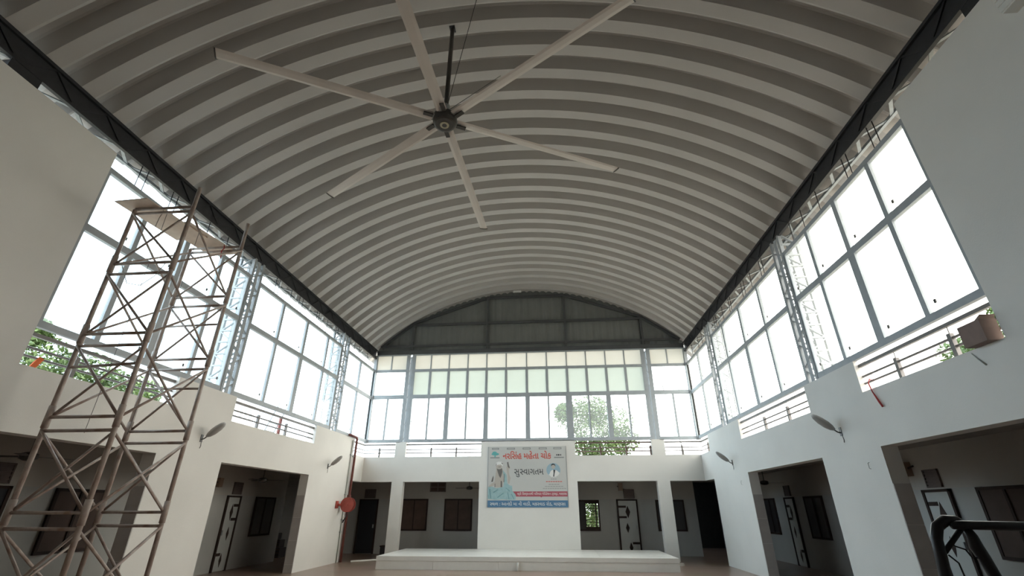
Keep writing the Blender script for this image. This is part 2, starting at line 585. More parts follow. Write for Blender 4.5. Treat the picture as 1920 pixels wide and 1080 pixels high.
def side_window(sx, xw, y0, y1, mulls, label):
    r = win_root((xw, (y0 + y1) / 2, ZW), label)
    xo = xw + sx * .08
    rails = ((ZW, ZW + .11), (6.03, 6.16), (7.25, 7.35))
    for a, b in rails:
        MB().box(xw, xo, y0, y1, a, b).build('window_rail', 'frame_grey', r)
    ms = [(y0, .05)] + mulls + [(y1, .05)]
    for y, w in ms:
        for (a, b) in ((ZW + .11, 6.03), (6.16, 7.25)):
            w = w if a < 6 or w < .15 else .125
            lo = y if y == y0 else y - w / 2
            hi = y if y == y1 else y + w / 2
            if y == y0:
                hi = y + w
            if y == y1:
                lo = y - w
            MB().box(xw + sx * .005, xo - sx * .005, lo, hi, a, b).build('mullion', 'frame_grey', r)
    for (ya, wa), (yb, wb) in zip(ms[:-1], ms[1:]):
        for (a, b) in ((ZW + .11, 6.03), (6.16, 7.25)):
            MB().box(xw + sx * .038, xw + sx * .044, ya + .01, yb - .01, a - .01, b + .01).build('pane', 'glass', r)
            MB().box(xw + sx * .02, xw + sx * .037, yb - wb / 2 - .17, yb - wb / 2 - .13, a + .12, a + .18).build('latch', 'fan_dark', r)
    return r
for sx, xw, s in ((-1, XL, 'left'), (1, XR, 'right')):
    side_window(sx, xw, 6.07, 10.40, [(7.07, .10), (8.2, .19), (9.32, .10)], 'tall glazing of the near bay on the %s wall' % s)
    side_window(sx, xw, 10.86, 16.30, [(12.18, .10), (13.64, .19), (15.17, .10)], 'tall glazing of the middle bay on the %s wall' % s)
    side_window(sx, xw, 16.90, YB, [(18.25, .10)], 'tall glazing of the far corner bay on the %s wall' % s)

# end wall glazing
def back_window(x0, x1, rowc, rowb, rowa, label):
    """rowX: (z0, z1, [(x, width)], material)"""
    r = win_root(((x0 + x1) / 2, YB, ZW), label)
    yo = YB + .08
    for a, b in ((ZW - .02, 4.355), (6.05, 6.21), (7.235, 7.345), (7.99, 8.04)):
        MB().box(x0, x1, YB, yo, a, b).build('window_rail', 'frame_grey', r)
    for (z0, z1, ms, mt) in (rowc, rowb, rowa):
        full = [(x0 + .03, .06)] + ms + [(x1 - .03, .06)]
        for x, w in full:
            MB().box(x - w / 2, x + w / 2, YB + .005, yo - .005, z0, z1).build('mullion', 'frame_grey', r)
        for (xa, wa), (xb, wb) in zip(full[:-1], full[1:]):
            MB().box(xa, xb, YB + .038, YB + .044, z0 - .01, z1 + .01).build('pane', mt, r)
    return r
xsC = [(-5.35, .07), (-4.54, .19), (-3.70, .07), (-2.85, .19), (-1.98, .07), (-1.08, .19), (-.2, .07), (.665, .27), (1.49, .07), (2.31, .19), (3.12, .07)]
xsB = [(x, .10) for x in (-5.37, -4.545, -3.70, -2.86, -2.0, -1.10, -.23, .64, 1.475, 2.315, 3.125)]
xsA = [(x, .045) for x, w in xsB]
back_window(-6.14, 3.90, (4.355, 6.05, xsC, 'glass'), (6.21, 7.235, xsB, 'frosted_green'), (7.345, 7.99, xsA, 'frosted_cream'), 'wide end wall glazing with two frosted rows over clear panes')
back_window(XL, -6.43, (4.355, 6.05, [(-7.17, .07)], 'glass'), (6.21, 7.235, [], 'glass'), (7.345, 7.99, [(-7.17, .045)], 'frosted_cream'), 'narrow end wall glazing in the far left corner')
back_window(4.17, XR, (4.355, 6.05, [(4.96, .07)], 'glass'), (6.21, 7.235, [], 'glass'), (7.345, 7.99, [(4.94, .045)], 'frosted_cream'), 'narrow end wall glazing in the far right corner')
for sx, xw in ((-1, XL), (1, XR)):
    MB().box(xw - sx * .05, xw + sx * .09, YB - .05, YB + .09, ZW - .03, 8.0).build('trim_%d' % (4 if sx < 0 else 5), 'frame_grey')
    tag(OB['trim_%d' % (4 if sx < 0 else 5)], kind='structure')

# ------------------------------------------------------------------ gable over the end wall
gab = empty('wall_gable', (XC, YB + .1, 8.04), kind='structure')
gab['label'] = 'gable of ribbed grey sheet in a dark steel frame'
def arch_z(x, off=0.0):
    return ZC + math.sqrt(max((RAD + off) ** 2 - (x - XC) ** 2, 0))
GX = [XL - .1, -6.32, -2.88, .66, 4.02, XR + .1]
for a, b in zip(GX[:-1], GX[1:]):
    n = max(6, int((b - a) / 0.10))
    mbs = MB()
    cols = []
    for k in range(n + 1):
        x = a + (b - a) * k / n
        y = YB + .16 + (.022 if (k // 1) % 3 == 0 else 0)
        cols.append((x, y))
    for (xa, ya), (xb, yb) in zip(cols[:-1], cols[1:]):
        mbs.add([(xa, ya, 8.2), (xb, yb, 8.2), (xb, yb, arch_z(xb, .1)), (xa, ya, arch_z(xa, .1))], [(0, 1, 2, 3)])
    mbs.build('ribbed_sheet', 'gable_sheet', gab)
MB().box(XL, XR, YB - .03, YB + .12, 8.04, 8.22).build('beam', 'gable_steel', gab)
MB().box(XL + .1, XR - .1, YB + .02, YB + .12, 8.40, 8.49).build('girt', 'gable_steel', gab)
MB().box(-6.36, 4.06, YB + .02, YB + .12, 9.41, 9.52).build('girt', 'gable_steel', gab)
for x in (-6.32, -2.88, .66, 4.02):
    MB().box(x - .045, x + .045, YB + .01, YB + .11, 8.22, min(10.72, arch_z(x))).build('gable_post', 'gable_steel', gab)
chord = [(XL + .15, 8.42), (-6.32, 9.55), (-2.88, 10.72), (.66, 10.72), (4.02, 9.55), (XR - .1, 8.42)]
for a, b in zip(chord[:-1], chord[1:]):
    MB().bar((a[0], YB + .05, a[1]), (b[0], YB + .05, b[1]), .12, .10).build('top_chord', 'gable_steel', gab)
sl = tag(MB().box(-1.66, -1.30, YB - .28, YB - .22, 10.83, 10.90).build('tube_light', 'bulb_white'), 'short white tube light under the roof ridge at the gable', 'light')

# ================================================================== RAILINGS in the parapet gaps
def rail_run(r, p, q, posts, mats='rail_steel', ends=True):
    """p, q: plan points; posts: fractions"""
    (xa, ya), (xb, yb) = p, q
    MB().bar((xa, ya, 4.15), (xb, yb, 4.15), .055, .055).build('top_rail', mats, r)
    for z in (3.95, 3.82):
        MB().tube([(xa, ya, z), (xb, yb, z)], .02, 8).build('bar', mats, r)
    for t in posts:
        x, y = xa + (xb - xa) * t, ya + (yb - ya) * t
        MB().box(x - .03, x + .03, y - .035, y + .035, ZP, 4.02).build('post', mats, r)
        MB().tube([(x, y, 4.0), (x, y, 4.14)], .008, 6).build('spindle', mats, r)
for sx, xw, s in ((-1, XL, 'left'), (1, XR, 'right')):
    x = xw + sx * .10
    r = empty('railing', (x, 7.6, ZP), 'steel railing in the %s' % ('left wall gap behind the scaffold' if sx < 0 else 'right wall gap holding a brown box'), 'railing', 'parapet railings')
    rail_run(r, (x, 6.07), (x, 9.12), [(6.95 - 6.07) / 3.05, (8.15 - 6.07) / 3.05])
    r = empty('railing', (x, 13.2, ZP), 'steel railing in the middle gap of the %s wall' % s, 'railing', 'parapet railings')
    rail_run(r, (x, 11.08), (x, 15.4), [(12.28 - 11.08) / 4.32, (13.72 - 11.08) / 4.32])
r = empty('railing', (XL - .1, YB + .1, ZP), 'steel railing turning the far left corner', 'railing', 'parapet railings')
rail_run(r, (XL - .1, 18.65), (XL - .1, YB + .1), [.33])
rail_run(r, (XL - .1, YB + .1), (-6.61, YB + .1), [.5])
r = empty('railing', (XR + .1, YB + .1, ZP), 'steel railing turning the far right corner', 'railing', 'parapet railings')
rail_run(r, (XR + .1, 18.65), (XR + .1, YB + .1), [.33])
rail_run(r, (4.35, YB + .1), (XR + .1, YB + .1), [.47])
r = empty('railing', (-4.6, YB + .1, ZP), 'grey steel railing of the end wall left of the banner', 'railing', 'parapet railings')
rail_run(r, (-6.16, YB + .1), (-3.01, YB + .1), [.335, .67])
r = empty('railing', (2.3, YB + .1, ZP), 'brown steel railing of the end wall in front of the tree', 'railing', 'parapet railings')
rail_run(r, (.81, YB + .1), (3.84, YB + .1), [.335, .67, .985], 'rail_brown')

# things on and beyond the railings
cl = empty('cloth_strip', (XL - .1, 6.33, 3.68), 'orange cloth strip knotted on the left railing bar', 'cloth')
MB().add([(XL - .07, 6.27, 3.66), (XL - .07, 6.36, 3.66), (XL - .06, 6.39, 3.74), (XL - .07, 6.44, 3.83), (XL - .07, 6.36, 3.85), (XL - .06, 6.31, 3.76),
          (XL - .085, 6.27, 3.66), (XL - .085, 6.36, 3.66), (XL - .085, 6.39, 3.74), (XL - .085, 6.44, 3.83), (XL - .085, 6.36, 3.85), (XL - .085, 6.31, 3.76)],
         [(0, 1, 2, 5), (5, 2, 3, 4), (6, 11, 8, 7), (11, 10, 9, 8), (0, 6, 7, 1), (1, 7, 8, 2), (2, 8, 9, 3), (3, 9, 10, 4), (4, 10, 11, 5), (5, 11, 6, 0)]).build('cloth_tail', 'orange_cloth', cl)
MB().tube([(XL - .10, 6.37, 3.82), (XL - .075, 6.40, 3.80), (XL - .10, 6.43, 3.82), (XL - .125, 6.40, 3.845), (XL - .1, 6.37, 3.82)], .016, 6).build('knot', 'orange_cloth', cl)
tag(MB().tube([(XR + .10, 8.92, 3.83), (XR + .03, 8.86, 3.84), (XR - .03, 8.83, 3.76), (XR - .03, 8.80, 3.6), (XR - .025, 8.76, 3.50), (XR - .035, 8.70, 3.40), (XR - .03, 8.66, 3.31)],
              [.008, .009, .010, .010, .014, .017, .016], 6).build('rope', 'red_cord', None, True), 'red rope hanging down the right wall from the railing', 'rope')
tag(MB().tube([(XR - .006, 6.62, 3.62), (XR - .012, 6.55, 3.52), (XR - .012, 6.47, 3.42)], [.006, .008, .011], 6).build('loose_wire', 'grey_pipe', None, True), 'short grey wire dangling below the brown box', 'wire')
bx = empty('carton', (XR + .12, 6.36, ZP), 'brown carton wedged in the right railing', 'box')
MB().box(XR - .14, XR + .07, 6.16, 6.52, ZP + .001, ZP + .29).build('carton_body', 'brown_box', bx)
MB().prism([(6.16, ZP + .29), (6.24, ZP + .29), (6.13, ZP + .34)], 'x', XR - .13, XR + .06).build('flap', 'brown_box', bx)
tag(MB().tube([(XL - .45, 13.95, 3.2), (XL - .45, 13.95, 4.24)], .05, 10).build('terrace_pipe', 'red_oxide', None, True), 'red standpipe on the terrace beyond the middle left railing', 'pipe')
# leaning ladder on the left terrace
ld = empty('ladder', (-8.9, 14.1, 3.2), 'grey ladder leaning outside the middle left window', 'ladder')
for dy in (0, .5):
    MB().tube([(-8.9, 13.75 + dy, 3.2), (-8.7, 14.35 + dy, 4.85)], .02, 6).build('stile', 'galv', ld)
for k in range(6):
    t = .12 + k * .15
    MB().tube([(-8.9 + .2 * t, 13.75 + .6 * t, 3.2 + 1.65 * t), (-8.9 + .2 * t, 14.25 + .6 * t, 3.2 + 1.65 * t)], .014, 6).build('rung', 'galv', ld)
tag(MB().tube([(4.75, 20.6, 6.6), (5.45, 21.0, 3.25)], .025, 6).build('leaning_pole', 'galv'), 'thin grey pole leaning outside the far right corner window', 'pole')

# ================================================================== STAGE
st = empty('stage', (-1.08, 18.2, 0), 'low white tiled stage along the end wall', 'stage')
SX0, SX1, SY = -5.80, 3.63, 16.66
MB().box(SX0 + .02, SX1 - .02, SY + .02, YB - .005, 0, .30).build('plinth', 'stage_tile', st)
xs = [SX0, -3.95, -1.88, -1.22, .9, SX1]
for a, b in zip(xs[:-1], xs[1:]):
    MB().box(a + .004, b - .004, SY, SY + .02, 0, .235).build('fascia_tile', 'stage_tile', st)
MB().box(SX0, SX1, SY - .012, SY + .25, .24, .367).build('nosing', 'stage_tile', st)
ytop = [SY + .255, 17.9, 18.9, YB - .004]
for a, b in zip(ytop[:-1], ytop[1:]):
    for c, d in zip([SX0, -3.4, -1.1, 1.3], [-3.4, -1.1, 1.3, SX1]):
        MB().box(c + .003, d - .003, a + .003, b - .003, .30, .367).build('top_tile', 'stage_tile', st)
pp = tag(MB().tube([(-1.27, SY - .06, 0), (-1.27, SY - .06, .225)], .032, 10).build('drain_pipe', 'white_metal', None, True), 'short white pipe standing at the middle of the stage front', 'pipe')

# ================================================================== BANNER
BX0, BX1, BZ0, BZ1 = -2.70, .435, 1.78, 4.02
BY = YB - .03
bn = empty('banner', ((BX0 + BX1) / 2, YB, BZ0), 'printed welcome banner with red Gujarati title on the end wall', 'banner')
MB().box(BX0, BX1, BY, YB - .002, BZ0, BZ1).build('banner_sheet', 'banner_base', bn)
for (a, b, c, d) in ((BX0 - .012, BX0 + .012, BZ0, BZ1), (BX1 - .012, BX1 + .012, BZ0, BZ1)):
    MB().box(a, b, BY - .004, YB - .002, c, d).build('banner_edge', 'galv', bn)
def bu(x):
    return BX0 + (x - 110) / 1160 * (BX1 - BX0)
def bv(y):
    return BZ1 - (y - 92) / 883 * (BZ1 - BZ0)
def flat(name, pts, material, lay=1):
    poly = [(bu(x), bv(y)) for x, y in pts]
    o = MB().prism(poly, 'y', BY - .0015 * lay, BY - .0015 * lay + .001).build(name, material, bn)
    return flip_fix(o)
def circ(cx, cy, rx, ry=None, n=24):
    ry = ry or rx
    return [(cx + rx * math.cos(2 * PI * k / n), cy + ry * math.sin(2 * PI * k / n)) for k in range(n)]
def rect(a, b, c, d):
    return [(a, c), (b, c), (b, d), (a, d)]
def glyphs(t, bold):
    cu = bpy.data.curves.new('lettering', 'FONT')
    cu.body = t
    cu.size = 1
    cu.offset = bold
    to = bpy.data.objects.new('lettering', cu)
    COL.objects.link(to)
    bpy.context.view_layer.update()
    me = bpy.data.meshes.new_from_object(to.evaluated_get(bpy.context.evaluated_depsgraph_get()))
    bpy.data.objects.remove(to)
    return me
def text(name, t, x0, x1, y0, y1, material, lay=3, bold=.0):
    """letters in visual order; '|' parts pieces, a piece ending in '~' is a half letter without its stem"""
    import bmesh
    vs, fs, cur = [], [], 0.0
    for piece in t.split('|'):
        half = piece.endswith('~')
        me = glyphs(piece.rstrip('~'), bold)
        if not me.vertices:
            continue
        xa = min(v.co.x for v in me.vertices)
        xb = max(v.co.x for v in me.vertices)
        if half:
            cut = xa + (xb - xa) * .74
            bm = bmesh.new()
            bm.from_mesh(me)
            bmesh.ops.bisect_plane(bm, geom=bm.verts[:] + bm.edges[:] + bm.faces[:], plane_co=(cut, 0, 0), plane_no=(1, 0, 0), clear_outer=True)
            bm.to_mesh(me)
            bm.free()
            xb = cut
        o_ = len(vs)
        vs += [(v.co.x - xa + cur, v.co.y) for v in me.vertices]
        fs += [tuple(o_ + i for i in p.vertices) for p in me.polygons]
        cur += xb - xa + (.0 if half else .05)
    ax, bxx = min(v[0] for v in vs), max(v[0] for v in vs)
    ay, byy = min(v[1] for v in vs), max(v[1] for v in vs)
    X0, X1, Z0, Z1 = bu(x0), bu(x1), bv(y1), bv(y0)
    mb = MB()
    mb.v = [(X0 + (x - ax) / (bxx - ax) * (X1 - X0), BY - .0015 * lay, Z0 + (y - ay) / (byy - ay) * (Z1 - Z0)) for x, y in vs]
    mb.f = fs
    return mb.build(name, material, bn)
for k, (a, b) in enumerate(((165, 270), (390, 510), (627, 747), (868, 988), (1085, 1205))):
    flat('header_tag', rect(a, b, 110, 138), 'ink_grey', 1)
    flat('header_line', rect(a + 12, b - 12, 119, 129), 'banner_base', 2)
text('title_lettering', 'નરિસંહ મહેતા ચોક', 330, 1050, 160, 282, 'ink_red', 3, .022)
text('welcome_lettering', 'સુ|સ~|વાગતમ', 500, 930, 430, 548, 'ink_black', 3, .004)
flat('blue_strip', rect(104, 1276, 878, 975), 'ink_blue', 1)
flat('maroon_strip', [(478, 752), (1270, 752), (1270, 825), (905, 825), (890, 838), (872, 825), (530, 825)], 'ink_maroon', 1)
text('maroon_strip_lettering', 'શ્રી િસધ્ધનાથી પિરવાર મેિડટેશન ટ્રસ્ટ, માણસા', 545, 1255, 760, 812, 'ink_white', 3, .004)
text('blue_strip_lettering', 'સ~|થળ : આનંદી મા ની વાડી, મકરવાડ રોડ, માણસા', 150, 1230, 890, 958, 'ink_white', 3, .004)
# tree emblem and small emblem
flat('emblem_crown', circ(215, 205, 58, 20), 'ink_teal', 2)
flat('emblem_crown', circ(205, 186, 34, 20), 'ink_teal', 3)
flat('emblem_trunk', [(206, 226), (220, 226), (226, 248), (198, 248)], 'ink_teal', 1)
flat('emblem_caption', rect(140, 280, 252, 268), 'ink_grey', 1)
for x, r_ in ((1132, 9), (1160, 16), (1190, 9)):
    flat('emblem_mark', circ(x, 224, r_, 12, 10), 'ink_black', 2)
flat('emblem_caption', rect(1092, 1236, 254, 270), 'ink_grey', 1)
# portrait roundel
flat('roundel', circ(1075, 447, 102), 'ink_sky', 1)
flat('portrait_suit', [(985, 500), (1010, 520), (1040, 545), (1075, 549), (1110, 543), (1145, 522), (1165, 490), (1128, 455), (1090, 440), (1050, 448), (1030, 470), (1010, 515)], 'ink_white', 2)
flat('portrait_face', circ(1074, 395, 28, 36, 16), 'ink_skin', 3)
flat('portrait_hair', [(1042, 395), (1046, 365), (1072, 352), (1100, 362), (1108, 395), (1098, 385), (1090, 372), (1058, 374), (1050, 385)], 'ink_black', 4)
flat('portrait_tie', [(1074, 440), (1104, 446), (1090, 500), (1084, 545), (1068, 540), (1076, 490)], 'ink_black', 3)
for a, b, y, h_, mt_ in ((1035, 1122, 578, 8, 'ink_grey'), (962, 1200, 614, 12, 'ink_red'), (1000, 1160, 653, 8, 'ink_grey'), (945, 1215, 682, 7, 'ink_grey'), (915, 1255, 712, 7, 'ink_grey')):
    n = max(3, int((b - a) / 34))
    for k in range(n):
        w_ = (b - a) / n
        flat('caption_word', rect(a + k * w_, a + (k + 1) * w_ - 7, y - h_ / 2, y + h_ / 2), mt_, 2)
# seated bearded singer in pale blue drapery
flat('figure_drapery', [(112, 690), (170, 680), (235, 705), (330, 690), (400, 668), (470, 670), (470, 740), (520, 800), (522, 868), (430, 874), (330, 862), (230, 872), (112, 855)], 'ink_pale_teal', 2)
flat('figure_torso', [(235, 420), (330, 430), (352, 520), (330, 640), (310, 695), (220, 690), (210, 600), (225, 500)], 'ink_skin', 3)
flat('figure_shawl', [(330, 440), (385, 510), (400, 640), (440, 668), (340, 690), (352, 600), (340, 520)], 'ink_pale_teal', 4)
flat('figure_arm', [(385, 400), (420, 350), (440, 410), (420, 440), (425, 500), (445, 560), (430, 640), (405, 640), (402, 520), (388, 450)], 'ink_skin', 1)
flat('figure_cymbal', [(392, 330), (412, 322), (420, 375), (435, 410), (420, 415), (402, 390)], 'ink_beard', 4)
flat('figure_forearm', [(112, 690), (165, 640), (215, 610), (300, 585), (330, 605), (240, 650), (170, 680)], 'ink_skin', 5)
flat('figure_lute', [(160, 615), (175, 560), (192, 520), (195, 560), (188, 612)], 'ink_beard', 4)
flat('figure_face', circ(275, 400, 42, 52, 16), 'ink_skin', 4)
flat('figure_turban', [(222, 385), (228, 340), (262, 318), (312, 322), (338, 350), (328, 385), (300, 362), (255, 366)], 'ink_white', 5)
flat('figure_beard', [(240, 420), (262, 430), (290, 432), (318, 415), (325, 470), (308, 530), (296, 560), (276, 530), (258, 480)], 'ink_beard', 5)
for pts in ([(225, 380), (232, 345), (240, 345), (232, 385)], [(262, 395), (300, 392), (300, 400), (262, 402)], [(312, 330), (335, 350), (330, 362), (308, 340)], [(300, 600), (318, 604), (325, 690), (300, 690)], [(350, 500), (358, 500), (352, 620), (342, 620)], [(214, 640), (222, 640), (222, 690), (212, 690)]):
    flat('figure_line', pts, 'ink_beard', 6)
for pts in ([(130, 720), (150, 715), (165, 850), (150, 850)], [(190, 760), (260, 720), (265, 730), (200, 775)], [(250, 835), (340, 770), (346, 780), (262, 842)], [(370, 700), (380, 700), (440, 745), (430, 752)], [(400, 770), (410, 765), (430, 860), (418, 862)], [(455, 790), (465, 785), (500, 862), (490, 864)], [(120, 800), (126, 795), (138, 852), (130, 852)]):
    flat('drapery_fold', pts, 'ink_deep_teal', 3)

# ================================================================== CORRIDOR doors, windows, vents
DN = [0]
def frame_pts(axis, pos, sgn):
    """mapper from (u, depth into room, z) to world"""
    if axis == 'x':
        return lambda u, d, z: (pos + sgn * d, u, z)
    return lambda u, d, z: (u, pos + sgn * d, z)
def fbox(mp, u0, u1, d0, d1, z0, z1):
    a, b = mp(u0, d0, z0), mp(u1, d1, z1)
    return MB().box(a[0], b[0], a[1], b[1], a[2], b[2])
def door(axis, pos, sgn, u0, u1, leaf, label, motif=True, flip=False, z1=2.1):
    DN[0] += 1
    mp = frame_pts(axis, pos, sgn)
    r = empty('door_%d' % DN[0], mp((u0 + u1) / 2, 0, 0), kind='structure')
    r['label'] = label
    for a, b, c, d in ((u0, u0 + .06, 0, z1), (u1 - .06, u1, 0, z1), (u0, u1, z1 - .05, z1)):
        fbox(mp, a, b, .005, .06, c, d).build('door_frame', 'wood_dark', r)
    lf = fbox(mp, u0 + .06, u1 - .06, .005, .035, .02, z1 - .05).build('door_leaf', leaf, r)
    w = u1 - u0
    def U(t):
        return u1 - .06 - t * (w - .12) if flip else u0 + .06 + t * (w - .12)
    if motif:
        for (ta, tb, za, zb) in ((0, .42, 1.78, 1.86), (0, .42, 1.38, 1.46), (.62, 1.0, .42, .50)):
            a, b = sorted((U(ta), U(tb)))
            fbox(mp, a, b, .036, .042, za, zb).build('inlay_bar', 'wood_dark', lf)
        for (tc_, zc_, rw, rh) in ((.5, 1.62, .13, .24), (.42, 1.02, .10, .19), (.52, .30, .10, .19)):
            pl = [(U(tc_ - rw), zc_), (U(tc_), zc_ - rh), (U(tc_ + rw), zc_), (U(tc_), zc_ + rh)]
            vs = [mp(u, .036, z) for u, z in pl] + [mp(u, .043, z) for u, z in pl]
            flip_fix(MB().add(vs, [(0, 1, 2, 3), (4, 5, 6, 7), (0, 1, 5, 4), (1, 2, 6, 5), (2, 3, 7, 6), (3, 0, 4, 7)]).build('inlay_diamond', 'wood_dark', lf))
    a, b = sorted((U(.88), U(.94)))
    fbox(mp, a, b, .035, .07, .98, 1.12).build('handle', 'galv', r)
    return r
def shutter_window(axis, pos, sgn, u0, u1, leaf, label, z0=.88, z1=2.1, open_part=None):
    mp = frame_pts(axis, pos, sgn)
    r = win_root(mp((u0 + u1) / 2, 0, z0), label)
    fr = .06
    for a, b, c, d in ((u0, u0 + fr, z0, z1), (u1 - fr, u1, z0, z1), (u0 + fr, u1 - fr, z0, z0 + fr), (u0 + fr, u1 - fr, z1 - fr, z1)):
        fbox(mp, a, b, .003, .055, c, d).build('window_frame', 'wood_dark', r)
    mid = (u0 + u1) / 2
    if open_part is None:
        fbox(mp, u0 + fr, mid + .02, .004, .022, z0 + fr, z1 - fr).build('pane', leaf, r)
        fbox(mp, mid - .02, u1 - fr, .024, .040, z0 + fr, z1 - fr).build('pane', leaf, r)
        fbox(mp, mid - .025, mid + .025, .040, .048, z0 + fr, z1 - fr).build('meeting_stile', 'wood_dark', r)
    else:
        oa, ob = open_part
        fbox(mp, u0 + fr, oa, .004, .022, z0 + fr, z1 - fr).build('pane', leaf, r)
        fbox(mp, oa - .03, oa + .0, .022, .045, z0 + fr, z1 - fr).build('meeting_stile', 'wood_dark', r)
        fbox(mp, oa, u1 - fr, .004, .03, z1 - .14, z1 - fr).build('window_frame', 'wood_dark', r)
        fbox(mp, oa, u1 - fr, .004, .03, z0 + fr, z0 + .15).build('window_frame', 'wood_dark', r)
        fbox(mp, ob - .17, ob - .12, .004, .03, z0 + .1, z1 - .1).build('meeting_stile', 'wood_dark', r)
        for k in range(8):
            z = z0 + .2 + k * .107
            fbox(mp, oa, u1 - fr, -.06, -.045, z, z + .016).build('grille_bar', 'black_paint', r)
    return r
def vent(axis, pos, sgn, u0, u1, z0, z1, label):
    mp = frame_pts(axis, pos, sgn)
    r = empty('louvre_vent', mp((u0 + u1) / 2, 0, z0), label, 'vent', 'louvre vents over the doors')
    fbox(mp, u0, u1, .001, .02, z0, z1).build('back_plate', 'vent_brown', r)
    for a, b, c, d in ((u0, u0 + .03, z0, z1), (u1 - .03, u1, z0, z1), (u0, u1, z0, z0 + .03), (u0, u1, z1 - .03, z1)):
        fbox(mp, a, b, .02, .045, c, d).build('vent_frame', 'vent_brown', r)
    n = 4
    for k in range(n):
        z = z0 + .04 + (z1 - z0 - .08) * (k + .5) / n
        fbox(mp, u0 + .03, u1 - .03, .02, .04, z - .012, z + .012).build('slat', 'vent_brown', r)
    return r
# left corridor (faces +x)
pl = CL + .015
door('x', pl, 1, 15.2, 15.9, 'door_leaf', 'white door with dark inlay in the left corridor', flip=True)
vent('x', CL, 1, 15.43, 15.88, 2.14, 2.50, 'brown louvre vent over the left corridor door')
shutter_window('x', pl, 1, 16.76, 17.98, 'shutter_dark', 'dark shuttered window beyond the left corridor door')
shutter_window('x', pl, 1, 9.64, 10.82, 'shutter', 'brown window behind the scaffold in the near left bay')
door('x', pl, 1, 7.95, 8.75, 'door_dark', 'dark door at the far left edge', motif=False)
vent('x', CL, 1, 8.0, 8.68, 2.14, 2.50, 'dark louvre vent at the far left edge')
# right corridor (faces -x)
pr = CR - .015
shutter_window('x', pr, -1, 19.95, 20.93, 'shutter_dark', 'narrow dark window left of the right corridor door')
door('x', pr, -1, 18.35, 19.08, 'door_leaf', 'white door with dark inlay between two dark windows on the right', flip=True)
vent('x', CR, -1, 18.55, 18.98, 2.14, 2.48, 'brown louvre vent over the middle right door')
shutter_window('x', pr, -1, 16.46, 17.62, 'shutter_dark', 'wide dark window right of the middle right door')
door('x', pr, -1, 11.24, 12.05, 'door_leaf', 'white inlaid door behind the black tubular stand', flip=True)
vent('x', CR, -1, 11.43, 11.87, 2.14, 2.50, 'brown louvre vent over the nearest right door')
shutter_window('x', pr, -1, 9.36, 10.57, 'shutter', 'brown window at the right edge')
# end corridor (faces -y)
pb = CB - .015
door('y', pb, -1, -8.75, -7.89, 'door_dark', 'dark door in the far left corner', motif=False, z1=2.12)
vent('y', CB, -1, -8.56, -8.06, 2.16, 2.53, 'dark louvre vent over the far left corner door')
shutter_window('y', pb, -1, -6.86, -5.65, 'shutter', 'left of the two brown windows behind the stage', z1=2.13)
shutter_window('y', pb, -1, -4.91, -3.68, 'shutter', 'right of the two brown windows behind the stage', z1=2.13)
shutter_window('y', pb, -1, .60, 1.79, 'shutter_dark', 'half open window with bars showing greenery', z0=.9, z1=2.08, open_part=(1.21, 1.78))
door('y', pb, -1, 2.53, 3.40, 'door_leaf', 'white inlaid door behind the right half of the stage')
vent('y', CB, -1, 2.86, 3.31, 2.14, 2.50, 'brown louvre vent over the door behind the stage')
shutter_window('y', pb, -1, 4.15, 5.32, 'shutter_dark', 'dark window behind the right pier of the stage', z0=.9, z1=2.08)
# perforated block vent
pv = empty('block_vent', (-5.25, CB, 2.4), 'pale perforated vent block high behind the stage', 'vent')
MB().box(-5.61, -4.90, CB - .03, CB - .001, 2.41, 2.80).build('vent_frame', 'vent_brown', pv)
for i in range(2):
    for j in range(2):
        MB().box(-5.56 + i * .34, -5.28 + i * .34, CB - .036, CB - .03, 2.45 + j * .18, 2.58 + j * .18).build('vent_opening', 'shutter', pv)
# little wall boxes
def wall_box(x0, x1, y0, y1, z0, z1, label, knob):
    r = empty('wall_box', ((x0 + x1) / 2, (y0 + y1) / 2, z0), label, 'box')
    MB().box(x0, x1, y0, y1, z0, z1).build('box_body', 'box_tan', r)
    MB().bar(*knob, .03, .03).build('bracket', 'wood_dark', r)
wall_box(CR - .16, CR - .001, 12.2, 12.46, 2.40, 2.70, 'tan wall speaker box near the right jamb', ((CR - .08, 12.2, 2.56), (CR - .08, 12.02, 2.60)))
wall_box(2.66, 2.84, CB - .14, CB - .001, 2.44, 2.75, 'small tan box left of the vent behind the stage', ((2.66, CB - .07, 2.6), (2.6, CB - .07, 2.62)))
wall_box(CL + .001, CL + .12, 14.55, 14.72, 2.32, 2.58, 'small tan box beside the left corridor door', ((CL + .06, 14.55, 2.45), (CL + .06, 14.5, 2.46)))

# corridor ceiling fans: three blades, one model copied
def small_fan():
    r = empty('corridor_fan', (0, 0, 0), '', 'fan', 'corridor ceiling fans')
    MB().tube([(0, 0, 0), (0, 0, .42)], .012, 8).build('downrod', 'fan_dark', r)
    MB().tube([(0, 0, -.09), (0, 0, -.06), (0, 0, .02), (0, 0, .05)], [.06, .13, .13, .05], 16).build('motor', 'fan_dark', r, True)
    MB().tube([(0, 0, .36), (0, 0, .43)], [.03, .055], 12).build('canopy', 'fan_dark', r)
    for k in range(3):
        a = 2 * PI * k / 3 + .3
        c, s = math.cos(a), math.sin(a)
        pts = [(.12, -.02), (.2, -.06), (.62, -.075), (.64, 0), (.62, .06), (.2, .045), (.12, .02)]
        vs = [(u * c - v * s, u * s + v * c, -.03 + (.012 if v > 0 else 0)) for u, v in pts] + [(u * c - v * s, u * s + v * c, -.024 + (.012 if v > 0 else 0)) for u, v in pts]
        n = len(pts)
        flip_fix(MB().add(vs, [tuple(range(n)), tuple(range(n, 2 * n))] + [(i, (i + 1) % n, n + (i + 1) % n, n + i) for i in range(n)]).build('blade', 'fan_dark', r))
    return r
f0 = small_fan()
